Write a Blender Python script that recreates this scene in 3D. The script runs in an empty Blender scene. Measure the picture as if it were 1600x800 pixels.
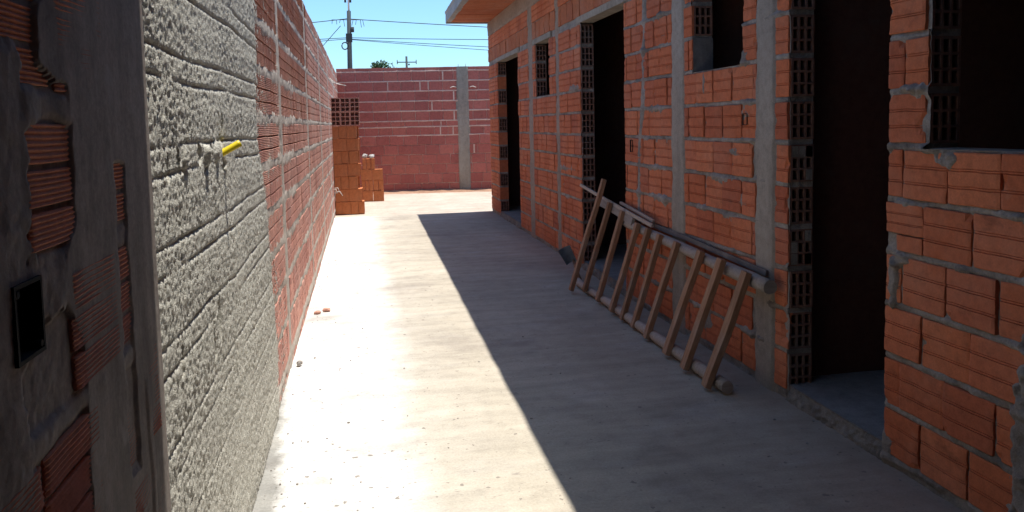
import bpy, bmesh, math, random
import numpy as np
from mathutils import Vector, Matrix
random.seed(7); RS = np.random.RandomState(11)
S = bpy.context.scene
COL = S.collection
rad = math.radians

# ------------------------------------------------------------------ noise
_T = RS.rand(256, 256).astype(np.float64) * 2 - 1
def vn(u, v, s=1.0, seed=0):
    u = np.asarray(u, float) * s + seed * 17.31; v = np.asarray(v, float) * s + seed * 9.77
    iu = np.floor(u).astype(int); iv = np.floor(v).astype(int)
    fu = u - iu; fv = v - iv
    fu = fu * fu * (3 - 2 * fu); fv = fv * fv * (3 - 2 * fv)
    a = _T[iu % 256, iv % 256]; b = _T[(iu + 1) % 256, iv % 256]
    c = _T[iu % 256, (iv + 1) % 256]; d = _T[(iu + 1) % 256, (iv + 1) % 256]
    return (a * (1 - fu) + b * fu) * (1 - fv) + (c * (1 - fu) + d * fu) * fv
def fbm(u, v, s, seed=0, o=3):
    r = 0; a = 1; t = 0
    for k in range(o):
        r = r + a * vn(u, v, s * 2 ** k, seed + k); t += a; a *= .5
    return r / t
def sst(a, b, x):
    t = np.clip((x - a) / (b - a), 0, 1); return t * t * (3 - 2 * t)

# ------------------------------------------------------------------ materials
def nd(nt, t, **k):
    n = nt.nodes.new(t)
    for a, b in k.items():
        if a == 'inp':
            for i, v in b.items(): n.inputs[i].default_value = v
        else: setattr(n, a, b)
    return n
def newmat(name):
    m = bpy.data.materials.new(name); m.use_nodes = True
    nt = m.node_tree; nt.nodes.clear()
    out = nd(nt, 'ShaderNodeOutputMaterial'); b = nd(nt, 'ShaderNodeBsdfPrincipled')
    b.inputs['Specular IOR Level'].default_value = .25
    nt.links.new(b.outputs[0], out.inputs[0])
    tc = nd(nt, 'ShaderNodeTexCoord')
    return m, nt, b, tc.outputs['Object']
def noise(nt, co, scale, detail=4, rough=.6, sc=None):
    if sc:
        mp = nd(nt, 'ShaderNodeMapping'); mp.inputs['Scale'].default_value = sc
        nt.links.new(co, mp.inputs['Vector']); co = mp.outputs[0]
    n = nd(nt, 'ShaderNodeTexNoise', inp={'Scale': scale, 'Detail': detail, 'Roughness': rough})
    nt.links.new(co, n.inputs['Vector']); return n.outputs['Fac']
def ramp(nt, fac, stops):
    r = nd(nt, 'ShaderNodeValToRGB'); e = r.color_ramp.elements
    while len(e) < len(stops): e.new(.5)
    for i, (p, c) in enumerate(stops):
        e[i].position = p; e[i].color = (c, c, c, 1) if isinstance(c, (int, float)) else (*c, 1)
    nt.links.new(fac, r.inputs[0]); return r.outputs[0]
def mix(nt, fac, a, b, mode='MIX'):
    m = nd(nt, 'ShaderNodeMix', data_type='RGBA', blend_type=mode)
    for sock, v in ((m.inputs[0], fac), (m.inputs[6], a), (m.inputs[7], b)):
        if isinstance(v, (int, float)): sock.default_value = v
        elif isinstance(v, tuple): sock.default_value = (*v, 1)
        else: nt.links.new(v, sock)
    return m.outputs[2]
def bump(nt, b, h, strength, dist, prev=None):
    bp = nd(nt, 'ShaderNodeBump', inp={'Strength': strength, 'Distance': dist})
    nt.links.new(h, bp.inputs['Height'])
    if prev: nt.links.new(prev, bp.inputs['Normal'])
    nt.links.new(bp.outputs[0], b.inputs['Normal']); return bp.outputs[0]

def brick_mat(name, cols, dust=(.42, .36, .31), dustamt=.35, ribs=0, fine=.6):
    m, nt, b, co = newmat(name)
    g = nd(nt, 'ShaderNodeNewGeometry')
    n = len(cols)
    base = ramp(nt, g.outputs['Random Per Island'], [((i + .5) / n, c) for i, c in enumerate(cols)])
    n1 = noise(nt, co, 2.2, 5, .65); n2 = noise(nt, co, 26, 4, .7); n3 = noise(nt, co, 140, 3, .7)
    base = mix(nt, 1.0, base, ramp(nt, n2, [(.25, .72), (.55, 1.0), (.8, 1.16)]), 'MULTIPLY')
    base = mix(nt, .5, base, ramp(nt, n3, [(.3, .75), (.7, 1.2)]), 'MULTIPLY')
    base = mix(nt, ramp(nt, n1, [(.48, 0.0), (.75, dustamt)]), base, dust)
    n4 = noise(nt, co, 9, 6, .75)
    base = mix(nt, ramp(nt, n4, [(.60, 0.0), (.74, dustamt)]), base, dust)
    n5 = noise(nt, co, 5, 7, .78, (1, 1, 1.8))
    base = mix(nt, ramp(nt, n5, [(.57, 0.0), (.70, .5)]), base, (.12, .05, .032))
    nt.links.new(base, b.inputs['Base Color'])
    b.inputs['Roughness'].default_value = .88
    h = bump(nt, b, n3, fine, .0015)
    h = bump(nt, b, n2, .5, .004, h)
    if ribs:
        w = nd(nt, 'ShaderNodeTexWave', wave_type='BANDS', bands_direction='Z', inp={'Scale': ribs, 'Distortion': 1.2, 'Detail': 2, 'Detail Scale': 2})
        nt.links.new(co, w.inputs['Vector']); bump(nt, b, w.outputs['Fac'], .5, .003, h)
    return m
def cement_mat(name, c1, c2, c3=None, s1=1.6, s2=18, s3=150, bs=.6, bd=.004, rough=.9, streak=None):
    m, nt, b, co = newmat(name)
    n1 = noise(nt, co, s1, 6, .65, streak); n2 = noise(nt, co, s2, 5, .7); n3 = noise(nt, co, s3, 3, .7)
    base = mix(nt, ramp(nt, n1, [(.35, 0.0), (.68, 1.0)]), c1, c2)
    base = mix(nt, .7, base, ramp(nt, n2, [(.28, .66), (.5, 1.0), (.75, 1.22)]), 'MULTIPLY')
    base = mix(nt, .6, base, ramp(nt, n3, [(.3, .7), (.7, 1.25)]), 'MULTIPLY')
    if c3: base = mix(nt, ramp(nt, noise(nt, co, s1 * 2.7, 5, .7), [(.58, 0.0), (.7, .7)]), base, c3)
    nt.links.new(base, b.inputs['Base Color']); b.inputs['Roughness'].default_value = rough
    h = bump(nt, b, n3, bs, bd * .4); bump(nt, b, n2, bs, bd, h)
    return m
def plain_mat(name, c, rough=.6, spec=.3, metal=0, var=.25, s=20):
    m, nt, b, co = newmat(name)
    n = noise(nt, co, s, 4, .6)
    nt.links.new(mix(nt, 1.0, c, ramp(nt, n, [(.3, 1 - var), (.7, 1 + var)]), 'MULTIPLY'), b.inputs['Base Color'])
    b.inputs['Roughness'].default_value = rough; b.inputs['Specular IOR Level'].default_value = spec; b.inputs['Metallic'].default_value = metal
    bump(nt, b, n, .3, .001)
    return m
def wood_mat(name, c1, c2, sc=(6, 6, .6)):
    m, nt, b, co = newmat(name)
    n = noise(nt, co, 9, 6, .7, sc); n2 = noise(nt, co, 5, 4, .6)
    g = nd(nt, 'ShaderNodeObjectInfo')
    base = mix(nt, ramp(nt, n, [(.3, 0.0), (.7, 1.0)]), c1, c2)
    base = mix(nt, ramp(nt, n2, [(.5, 0.0), (.72, .35)]), base, (.36, .31, .26))
    base = mix(nt, 1.0, base, ramp(nt, g.outputs['Random'], [(0.0, .8), (1.0, 1.2)]), 'MULTIPLY')
    nt.links.new(base, b.inputs['Base Color']); b.inputs['Roughness'].default_value = .8
    bump(nt, b, n, .6, .003)
    return m

M = {}
M['house_brick'] = brick_mat('house_clay', [(.53, .155, .066), (.46, .125, .053), (.58, .185, .083), (.39, .104, .05), (.54, .165, .078), (.48, .137, .058)], dust=(.56, .29, .19), dustamt=.36)
M['left_brick'] = brick_mat('boundary_clay', [(.54, .27, .205), (.49, .235, .175), (.58, .30, .225), (.45, .21, .16)], dust=(.45, .36, .31), dustamt=.45, ribs=0)
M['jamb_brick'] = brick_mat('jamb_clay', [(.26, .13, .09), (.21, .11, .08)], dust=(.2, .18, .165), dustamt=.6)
M['far_brick'] = brick_mat('rear_clay', [(.42, .13, .105), (.37, .112, .092), (.46, .15, .12), (.34, .102, .086), (.44, .145, .11)], dust=(.45, .24, .2), dustamt=.15)
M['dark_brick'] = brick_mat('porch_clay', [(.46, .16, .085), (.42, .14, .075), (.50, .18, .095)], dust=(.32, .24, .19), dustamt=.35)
M['loose_brick'] = brick_mat('loose_clay', [(.52, .18, .07), (.48, .16, .062), (.56, .20, .08)], dust=(.55, .34, .22), dustamt=.15)
M['lintel_block'] = brick_mat('lintel_clay', [(.42, .135, .06), (.38, .115, .055), (.45, .15, .07)], dust=(.42, .33, .27), dustamt=.35)
M['mortar'] = cement_mat('mortar', (.18, .155, .13), (.36, .325, .285), s1=5, s2=24, s3=110, bs=1.0, bd=.008)
M['left_mortar'] = cement_mat('boundary_mortar', (.46, .40, .34), (.56, .50, .43), bs=.8, bd=.006)
M['far_mortar'] = cement_mat('rear_mortar', (.56, .38, .31), (.64, .48, .40), bs=.6)
M['roughcast'] = cement_mat('roughcast_cement', (.53, .505, .435), (.64, .615, .53), s1=1.3, s2=70, s3=230, bs=1.0, bd=.009)
M['column'] = cement_mat('column_concrete', (.25, .215, .175), (.35, .31, .26), c3=(.24, .20, .165), s1=1.4, bs=.6, streak=(3, 3, .5))
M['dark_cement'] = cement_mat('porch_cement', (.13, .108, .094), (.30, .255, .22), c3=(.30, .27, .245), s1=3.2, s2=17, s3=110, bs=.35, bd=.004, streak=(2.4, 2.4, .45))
M['slab'] = cement_mat('slab_concrete', (.27, .285, .29), (.36, .375, .38), bs=.5)
M['beam'] = cement_mat('ring_beam_concrete', (.25, .19, .15), (.33, .26, .205), s1=2, bs=.7)
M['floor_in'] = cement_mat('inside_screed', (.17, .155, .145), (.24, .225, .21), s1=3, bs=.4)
M['rubble'] = cement_mat('broken_edge', (.16, .145, .125), (.26, .235, .205), s1=6, bs=.9, bd=.01)
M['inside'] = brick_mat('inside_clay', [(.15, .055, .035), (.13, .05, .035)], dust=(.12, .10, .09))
M['soil'] = cement_mat('red_soil', (.30, .17, .11), (.40, .25, .17), s1=.8, s2=6, s3=60, bs=.8, bd=.02)
M['box'] = plain_mat('black_plastic', (.010, .010, .012), .7, .06)
M['hole'] = plain_mat('dark_recess', (.03, .02, .016), .9)
M['yellow'] = plain_mat('yellow_plastic', (.72, .55, .012), .35, .5, var=.06)
M['wood'] = wood_mat('rung_wood', (.19, .095, .05), (.36, .21, .125))
M['pole_wood'] = wood_mat('pole_wood', (.24, .195, .16), (.38, .33, .28), (.6, 6, 6))
M['lath'] = wood_mat('lath_wood', (.34, .27, .21), (.45, .38, .31), (.6, 6, 6))
M['greyboard'] = wood_mat('weathered_board', (.10, .085, .075), (.16, .14, .125), (.6, 6, 6))
M['steel'] = plain_mat('painted_steel', (.17, .205, .225), .45, .5, .3)
M['wire'] = plain_mat('tie_wire', (.62, .58, .52), .5)
M['upole'] = plain_mat('utility_concrete', (.045, .055, .06), .8)
M['upole_glare'] = plain_mat('utility_sky_glare', (.55, .6, .62), .7)  # upper end of the pole, sky glare put into its pale colour
M['cable'] = plain_mat('cable_black', (.04, .05, .055), .7)
M['pale'] = cement_mat('pale_lump', (.38, .36, .33), (.5, .48, .45), s1=6, bs=.6)
M['stone'] = cement_mat('stone_grey', (.22, .2, .18), (.36, .33, .3), s1=9, bs=.5)
M['leaf'] = plain_mat('leaf', (.055, .115, .05), .6, var=.6, s=1.5)
M['bark'] = plain_mat('bark', (.13, .09, .06), .9)

def floor_mat(name, rear=False):
    m, nt, b, co = newmat(name)
    sx = nd(nt, 'ShaderNodeSeparateXYZ'); nt.links.new(co, sx.inputs[0])
    n1 = noise(nt, co, 1.3, 6, .62, (1.2, .55, 1)); n2 = noise(nt, co, 9, 6, .7); n3 = noise(nt, co, 90, 4, .75); n4 = noise(nt, co, 3.2, 5, .65)
    def math_(op, a, c):
        x = nd(nt, 'ShaderNodeMath', operation=op)
        for s_, v in ((0, a), (1, c)):
            if isinstance(v, (int, float)): x.inputs[s_].default_value = v
            else: nt.links.new(v, x.inputs[s_])
        return x.outputs[0]
    if rear:
        base = mix(nt, ramp(nt, n1, [(.3, 0.0), (.7, 1.0)]), (.44, .36, .29), (.56, .48, .40))
    else:
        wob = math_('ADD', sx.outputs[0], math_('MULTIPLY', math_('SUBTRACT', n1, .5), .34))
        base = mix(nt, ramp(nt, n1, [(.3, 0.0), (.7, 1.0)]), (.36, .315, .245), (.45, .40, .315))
        # pale cement dust along the boundary wall; tail paints the sunlit side lighter
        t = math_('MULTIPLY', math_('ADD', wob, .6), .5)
        dust = ramp(nt, t, [(.12, 1.0), (.33, .9), (.44, .22), (.62, .10), (.95, 0.0)])  # inner stops are dust, outer stops put sunlit brightness into the floor colour
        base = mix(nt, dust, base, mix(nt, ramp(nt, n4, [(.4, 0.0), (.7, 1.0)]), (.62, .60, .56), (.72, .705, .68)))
        # grey mortar droppings at the foot of the roughcast stretch
        gx = math_('ADD', sx.outputs[0], math_('ADD', math_('MULTIPLY', math_('SUBTRACT', n2, .5), .12), math_('MULTIPLY', math_('SUBTRACT', sx.outputs[1], 3.0), .07)))
        base = mix(nt, ramp(nt, math_('ADD', gx, .5), [(.11, 1.0), (.17, 0.0)]), base, (.30, .29, .265))
        base = mix(nt, ramp(nt, noise(nt, co, 2.1, 4, .55, (1, 1.7, 1)), [(.55, 0.0), (.72, .5)]), base, (.46, .43, .385))
        base = mix(nt, ramp(nt, noise(nt, co, 1.1, 5, .6), [(.54, 0.0), (.70, .5)]), base, (.22, .19, .165))
    base = mix(nt, .55, base, ramp(nt, n2, [(.28, .72), (.5, 1.0), (.75, 1.15)]), 'MULTIPLY')
    base = mix(nt, .6, base, ramp(nt, n3, [(.3, .72), (.7, 1.18)]), 'MULTIPLY')
    # small dark pits and crumbs trodden into the surface
    for vs, lo_, sd_, am in ((19, .24, 7.0, .8), (40, .26, 9.0, .75)):
        vo = nd(nt, 'ShaderNodeTexVoronoi', inp={'Scale': vs, 'Randomness': 1.0}); wv = nd(nt, 'ShaderNodeVectorMath', operation='ADD')
        nn = nd(nt, 'ShaderNodeTexNoise', inp={'Scale': vs * 2.2, 'Detail': 2}); nt.links.new(co, nn.inputs['Vector'])
        ms = nd(nt, 'ShaderNodeVectorMath', operation='SCALE', inp={'Scale': .55 / vs}); nt.links.new(nn.outputs['Color'], ms.inputs[0])
        nt.links.new(co, wv.inputs[0]); nt.links.new(ms.outputs[0], wv.inputs[1]); nt.links.new(wv.outputs[0], vo.inputs['Vector'])
        sp = nd(nt, 'ShaderNodeSeparateColor'); nt.links.new(vo.outputs['Color'], sp.inputs[0])
        big = math_('MULTIPLY', math_('POWER', sp.outputs[0], sd_), lo_)
        hit = math_('LESS_THAN', vo.outputs['Distance'], big)
        base = mix(nt, math_('MULTIPLY', hit, am), base, (.20, .175, .15))
    tw = noise(nt, co, 2.4, 6, .68, (.35, 2.3, 1))
    base = mix(nt, .75, base, ramp(nt, tw, [(.3, .74), (.5, 1.0), (.7, 1.2)]), 'MULTIPLY')
    if not rear:
        vo = nd(nt, 'ShaderNodeTexVoronoi', inp={'Scale': 30, 'Randomness': 1.0}); wv = nd(nt, 'ShaderNodeVectorMath', operation='ADD')
        nn = nd(nt, 'ShaderNodeTexNoise', inp={'Scale': 75, 'Detail': 2}); nt.links.new(co, nn.inputs['Vector'])
        ms = nd(nt, 'ShaderNodeVectorMath', operation='SCALE', inp={'Scale': .022}); nt.links.new(nn.outputs['Color'], ms.inputs[0])
        nt.links.new(co, wv.inputs[0]); nt.links.new(ms.outputs[0], wv.inputs[1]); nt.links.new(wv.outputs[0], vo.inputs['Vector'])
        sp = nd(nt, 'ShaderNodeSeparateColor'); nt.links.new(vo.outputs['Color'], sp.inputs[0])
        clus = ramp(nt, noise(nt, co, 4.5, 4, .6), [(.45, 0.0), (.62, 1.0)])
        hit = math_('LESS_THAN', vo.outputs['Distance'], math_('MULTIPLY', math_('MULTIPLY', math_('POWER', sp.outputs[0], 2.6), .44), math_('MULTIPLY', clus, dust)))
        base = mix(nt, math_('MULTIPLY', hit, .8), base, (.17, .15, .13))
        gxr = math_('ADD', sx.outputs[0], math_('MULTIPLY', math_('SUBTRACT', n4, .5), .5))
        base = mix(nt, ramp(nt, math_('MULTIPLY', gxr, .4), [(.70, 0.0), (.86, .5)]), base, (.25, .17, .125))
    v2 = noise(nt, co, 16, 4, .6, (.7, 1.3, 1))
    base = mix(nt, ramp(nt, v2, [(.64, 0.0), (.72, .6)]), base, (.22, .195, .17))
    nt.links.new(base, b.inputs['Base Color']); b.inputs['Roughness'].default_value = .8
    h = bump(nt, b, n3, .45, .0016); h = bump(nt, b, n2, .35, .005, h); bump(nt, b, noise(nt, co, 60, 3, .6, (.25, 1, 1)), .3, .002, h)
    return m
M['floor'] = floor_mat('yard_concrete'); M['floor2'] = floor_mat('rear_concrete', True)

# ------------------------------------------------------------------ object helpers
def tag(o, label=None, cat=None, group=None, kind=None):
    if label: o['label'] = label
    if cat: o['category'] = cat
    if group: o['group'] = group
    if kind: o['kind'] = kind
    return o
def empty(name, loc=(0, 0, 0), label=None, cat=None, group=None):
    o = bpy.data.objects.new(name, None); COL.objects.link(o); o.location = loc; o.empty_display_size = .2
    return tag(o, label, cat, group)
def link(name, me, mats, parent=None, loc=None):
    o = bpy.data.objects.new(name, me); COL.objects.link(o)
    for m in (mats if isinstance(mats, (list, tuple)) else [mats]): me.materials.append(M[m])
    if parent:
        o.parent = parent
        if loc is None: o.location = -parent.location
    if loc is not None: o.location = loc
    return o
class MB:
    def __init__(s): s.v = []; s.f = []; s.m = []; s.n = 0; s.sm = []
    def add(s, v, f, mat=0, smooth=False):
        f = np.asarray(f, int) + s.n
        s.v.append(np.asarray(v, float).reshape(-1, 3)); s.n += len(s.v[-1])
        s.f.extend(f.tolist()); s.m.extend([mat] * len(f)); s.sm.extend([smooth] * len(f))
    def mesh(s, name):
        me = bpy.data.meshes.new(name)
        me.from_pydata(np.concatenate(s.v).tolist(), [], s.f)
        me.polygons.foreach_set('material_index', s.m); me.polygons.foreach_set('use_smooth', s.sm)
        me.update(); return me
    def build(s, name, mats, parent=None, loc=None): return link(name, s.mesh(name), mats, parent, loc)
    def box(s, a, b, mat=0):
        x0, y0, z0 = a; x1, y1, z1 = b
        v = [(x0, y0, z0), (x1, y0, z0), (x1, y1, z0), (x0, y1, z0), (x0, y0, z1), (x1, y0, z1), (x1, y1, z1), (x0, y1, z1)]
        s.add(v, [(3, 2, 1, 0), (4, 5, 6, 7), (0, 1, 5, 4), (1, 2, 6, 5), (2, 3, 7, 6), (3, 0, 4, 7)], mat)
    def tube(s, pts, r, seg=10, mat=0, jit=0, seed=0):
        P = [Vector(p) for p in pts]; n = len(P); V = []
        rr = r if isinstance(r, (list, tuple)) else [r] * n
        up = Vector((0, 0, 1))
        for i, p in enumerate(P):
            t = (P[min(i + 1, n - 1)] - P[max(i - 1, 0)]).normalized()
            a = t.cross(up if abs(t.z) < .9 else Vector((1, 0, 0))).normalized(); b2 = a.cross(t)
            for k in range(seg):
                an = 2 * math.pi * k / seg
                q = rr[i] * (1 + jit * float(vn(an * 1.3 + 5, i * .7, 1, seed)))
                V.append(p + (a * math.cos(an) + b2 * math.sin(an)) * q)
        F = [(i * seg + k, i * seg + (k + 1) % seg, (i + 1) * seg + (k + 1) % seg, (i + 1) * seg + k) for i in range(n - 1) for k in range(seg)]
        s.add(V, F, mat, True)
        base = s.n - len(V)
        s.f.append([base + k for k in range(seg)][::-1]); s.f.append([base + (n - 1) * seg + k for k in range(seg)])
        s.m += [mat, mat]; s.sm += [False, False]
def grid_faces(nu, nz, mask=None, flip=False):
    i, j = np.meshgrid(np.arange(nu - 1), np.arange(nz - 1), indexing='ij')
    if mask is not None: i, j = i[mask], j[mask]
    a = (i * nz + j).ravel(); b = ((i + 1) * nz + j).ravel()
    f = np.stack([a, b, b + 1, a + 1], 1)
    return f[:, ::-1] if flip else f

# wall frames: (u along the wall, z up, d out of the face) -> world
XL = -.475; XR = 2.12
def mapL(u, z, d): return np.stack([XL + d, u, z], -1)
def mapR(u, z, d): return np.stack([XR - d, u, z], -1)
XP = -.462
def mapP(u, z, d): return np.stack([XP + d, u, z], -1)
FA = np.array([-.49, 17.72]); FB = np.array([9.2, 16.35]); FT = (FB - FA) / np.linalg.norm(FB - FA); FN = np.array([FT[1], -FT[0]])
def mapF(u, z, d):
    return np.stack([FA[0] + FT[0] * u + FN[0] * d, FA[1] + FT[1] * u + FN[1] * d, z + 0 * u], -1)

def profile(kind):
    if kind == 'flat': return [(0, -.003), (.02, 0), (.25, 0), (.5, 0), (.75, 0), (.98, 0), (1, -.003)]
    if kind == 'ribbed':
        p = []
        for k in range(3):
            a = k / 3 + .012; b = (k + 1) / 3 - .045 if k < 2 else .99
            p += [(a - .008, -.009), (a, -.001)]
            for q in range(13):
                t = a + (b - a) * (q + .5) / 13
                p.append((t, .0012 if q % 2 == 0 else -.0018))
            p += [(b, -.001), (b + .008, -.010)]
        return p
    g = []
    for c in (1 / 3, 2 / 3): g += [(c - .036, 0), (c - .030, -.0055), (c - .020, -.0055), (c - .012, -.001), (c + .012, -.001), (c + .019, -.0045), (c + .028, -.0045), (c + .034, 0)]
    return [(0, -.003), (.022, 0), (.16, .0004)] + g[:8] + [(.5, .0004)] + g[8:] + [(.84, .0004), (.978, 0), (1, -.003)]
PROF = {k: np.array(profile(k)) for k in ('flat', 'ribbed', 'three')}
def add_brick(mb, mp, u0, u1, z0, z1, kind='three', flip=False, thick=.015, mat=0, chips=(), jit=.0035, dj=.0025):
    P = PROF[kind]; nz = len(P)
    L = u1 - u0
    nu = max(4, int(L / .03) + 2)
    t = np.concatenate([[0, .012 / max(L, .03)], np.linspace(0, 1, nu)[1:-1], [1 - .012 / max(L, .03), 1]]); t = np.unique(np.clip(t, 0, 1)); nu = len(t)
    U = (u0 + L * t)[:, None] + np.zeros(nz); Z = (z0 + (z1 - z0) * P[:, 0])[None, :] + np.zeros((nu, 1))
    sd = random.random() * 90
    D = P[:, 1][None, :] + np.zeros((nu, 1)) + random.uniform(-dj, dj) + random.uniform(-dj, dj) * (t[:, None] - .5) * 1.2 + random.uniform(-dj, dj) * (P[:, 0][None, :] - .5)
    D = D + .0012 * vn(U + sd, Z, 22)
    D[0] -= .003; D[-1] -= .003
    Z = Z + .002 * vn(U, Z * .2 + sd, 14)
    e = jit * vn(Z + sd, Z * 0 + sd, 38)
    U = U + e * (np.abs(t[:, None] - .5) > .49)
    for (cu, cz, cr) in chips:
        dd = np.hypot(U - cu, Z - cz); w = np.clip(1 - dd / cr, 0, 1)
        D = D - np.minimum(w * .08, thick - .002) * (w > 0)
    nv = nu * nz
    V = mp(U, Z, D).reshape(-1, 3)
    F = grid_faces(nu, nz, None, flip).tolist()
    ring = [i * nz for i in range(nu)] + [(nu - 1) * nz + j for j in range(1, nz)] + [i * nz + nz - 1 for i in range(nu - 2, -1, -1)] + [j for j in range(nz - 2, 0, -1)]
    R2 = mp(U.ravel()[ring], Z.ravel()[ring], np.full(len(ring), -thick))
    n = len(ring)
    for k in range(n):
        a, b = ring[k], ring[(k + 1) % n]; c, d = nv + (k + 1) % n, nv + k
        F.append((b, a, d, c) if not flip else (a, b, c, d))
    mb.add(np.concatenate([V, R2]), F, mat)
def add_sheet(mb, mp, u0, u1, z0, z1, du, dz, hf, mat=1, mask=None, flip=False):
    nu = max(2, int(round((u1 - u0) / du)) + 1); nz = max(2, int(round((z1 - z0) / dz)) + 1)
    u = np.linspace(u0, u1, nu); z = np.linspace(z0, z1, nz); U, Z = np.meshgrid(u, z, indexing='ij')
    D = hf(U, Z)
    mk = None
    if mask is not None:
        uc = (U[:-1, :-1] + U[1:, 1:]) / 2; zc = (Z[:-1, :-1] + Z[1:, 1:]) / 2; mk = mask(uc, zc)
        if not mk.any(): return
    mb.add(mp(U, Z, D), grid_faces(nu, nz, mk, flip), mat, True)
def blobs(U, Z, L):
    h = 0 * U
    for (u, z, ru, rz, a) in L:
        q = np.hypot((U - u) / ru, (Z - z) / rz) + .35 * vn(U, Z, 40, 5)
        h = h + a * sst(1.15, .55, q)
    return h
def hollow(mb, o, w, h, l, nx, nz, t=.011, mat=0, plugs=(), plugmat=1, deep=.85):
    """clay block whose holed end faces -y; o = lower near corner, w along x, h along z, l along y"""
    xs = [0]; zs = [0]
    cw = (w - t * (nx + 1)) / nx; ch = (h - t * (nz + 1)) / nz
    for k in range(nx): xs += [xs[-1] + t, xs[-1] + t + cw]
    xs.append(w)
    for k in range(nz): zs += [zs[-1] + t, zs[-1] + t + ch]
    zs.append(h)
    x, y, z = o
    V = []; F = []; mats = []
    def q(*p):
        b = len(V); V.extend(p); F.append((b, b + 1, b + 2, b + 3))
    def jx(): return random.uniform(-.0015, .0015)
    for i in range(len(xs) - 1):
        for j in range(len(zs) - 1):
            a, b, c, d = x + xs[i], x + xs[i + 1], z + zs[j], z + zs[j + 1]
            if i % 2 and j % 2:
                dep = random.uniform(.004, .012) if (i // 2, j // 2) in plugs else l * deep
                q((a, y, c), (a, y + dep, c), (a, y + dep, d), (a, y, d)); q((b, y, c), (b, y, d), (b, y + dep, d), (b, y + dep, c))
                q((a, y, c), (b, y, c), (b, y + dep, c), (a, y + dep, c)); q((a, y, d), (a, y + dep, d), (b, y + dep, d), (b, y, d))
                q((a, y + dep, c), (b, y + dep, c), (b, y + dep, d), (a, y + dep, d))
            else: q((a, y, c), (b, y, c), (b, y, d), (a, y, d))
    q((x, y, z), (x, y, z + h), (x, y + l, z + h), (x, y + l, z)); q((x + w, y, z), (x + w, y + l, z), (x + w, y + l, z + h), (x + w, y, z + h))
    q((x, y, z), (x, y + l, z), (x + w, y + l, z), (x + w, y, z)); q((x, y, z + h), (x + w, y, z + h), (x + w, y + l, z + h), (x, y + l, z + h))
    q((x, y + l, z), (x, y + l, z + h), (x + w, y + l, z + h), (x + w, y + l, z))
    mb.add(V, F, mat)
    for p in plugs:
        a = x + xs[2 * p[0] + 1] - .003; b = x + xs[2 * p[0] + 2] + .003; c = z + zs[2 * p[1] + 1] - .003; d = z + zs[2 * p[1] + 2] + .003
        mb.box((a, y - .002, c), (b, y + .003, d), plugmat)
def bevel_box(size, bev=.004, seg=2):
    bm = bmesh.new(); bmesh.ops.create_cube(bm, size=1)
    bmesh.ops.scale(bm, vec=size, verts=bm.verts)
    bmesh.ops.bevel(bm, geom=bm.edges[:], offset=bev, segments=seg, profile=.6, affect='EDGES')
    return bm

# ================================================================== SETTING
mb = MB(); R_ = 1500
mb.add([(-R_, -R_, -.12), (R_, -R_, -.12), (R_, R_, -.12), (-R_, R_, -.12)], [(0, 1, 2, 3)])
tag(mb.build('ground', 'soil'), kind='structure')
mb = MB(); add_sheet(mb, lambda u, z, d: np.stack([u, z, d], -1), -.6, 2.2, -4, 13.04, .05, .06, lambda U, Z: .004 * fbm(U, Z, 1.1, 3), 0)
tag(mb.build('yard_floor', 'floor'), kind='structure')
mb = MB(); add_sheet(mb, lambda u, z, d: np.stack([u, z, d], -1), -.6, 9.5, 13.045, 18.0, .1, .1, lambda U, Z: -.012 + .006 * fbm(U, Z, .9, 8), 0)
tag(mb.build('rear_floor', 'floor2'), kind='structure')

# ================================================================== HOUSE
house = empty('house', (XR, 5, 0), 'unfinished house of raw orange clay brick with doorless dark openings and concrete eave', 'house')
Z0, PZ = .038, .217
DOORS = [(2.89, 3.655), (6.18, 7.49), (10.6, 12.22)]
WINS = [(.9, 2.66, 1.34), (4.14, 4.83, 1.774), (8.78, 9.49, 1.79)]
ZL = 2.425
COLS = [(3.79, 3.99), (4.965, 5.18), (8.33, 8.47), (9.66, 9.9)]
YE = 13.06
def openings(z):
    L = list(COLS)
    if z < ZL:
        L += DOORS + [(a, b) for a, b, s in WINS if z > s]
    return sorted(L)
def spans(z, y0=-1.0, y1=YE):
    out = []; c = y0
    for a, b in openings(z):
        if a > c: out.append((c, a))
        c = max(c, b)
    if c < y1: out.append((c, y1))
    return out
mb = MB()
CH = [(2.66, 1.43, .05), (3.66, .43, .055), (3.66, .36, .05), (3.66, 1.03, .03), (4.2, 1.46, .0)]
k = 0
while Z0 + PZ * k < 2.9:
    zb = Z0 + PZ * k; z0, z1 = zb + .0135, zb + .2035
    kind = 'three'; mt = 0
    if zb > 2.4 and zb < 2.6: z0, z1, kind, mt = 2.49, 2.69, 'flat', 2
    elif zb > 2.6: z0, z1 = 2.70, 2.90
    ph = 2.548 + (0 if k % 2 else .1235)
    zm = (z0 + z1) / 2
    for a, b in spans(zm):
        jit = random.uniform(-.006, .006)
        n0 = math.floor((a - ph) / .247) - 1
        u = ph + n0 * .247
        while u < b:
            c0, c1 = max(u + .0035 + random.uniform(-.0025, .006), a + .002), min(u + .2435 + random.uniform(-.006, .003), b - .002)
            cc = [(random.choice([c0, c1]), random.choice([z0, z1, (z0 + z1) / 2]), random.uniform(.012, .03))] if random.random() < .6 else []
            if c1 - c0 > .035:
                dz = random.uniform(-.003, .003)
                if k == 4 and a < 2.9 and b < 3 and c1 > 2.86:      # broken lower corner beside the door
                    add_brick(mb, mapR, c0, c1, z0 + .068, z1, kind, True, mat=mt); add_brick(mb, mapR, c0, 2.825, z0, z0 + .063, 'flat', True, mat=mt)
                else:
                    add_brick(mb, mapR, c0, c1, z0 + dz, z1 + dz, kind, True, mat=mt, chips=cc + [c for c in CH if z0 - .03 < c[1] < z1 + .03], dj=.0038)
            u += .247
    k += 1
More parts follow.
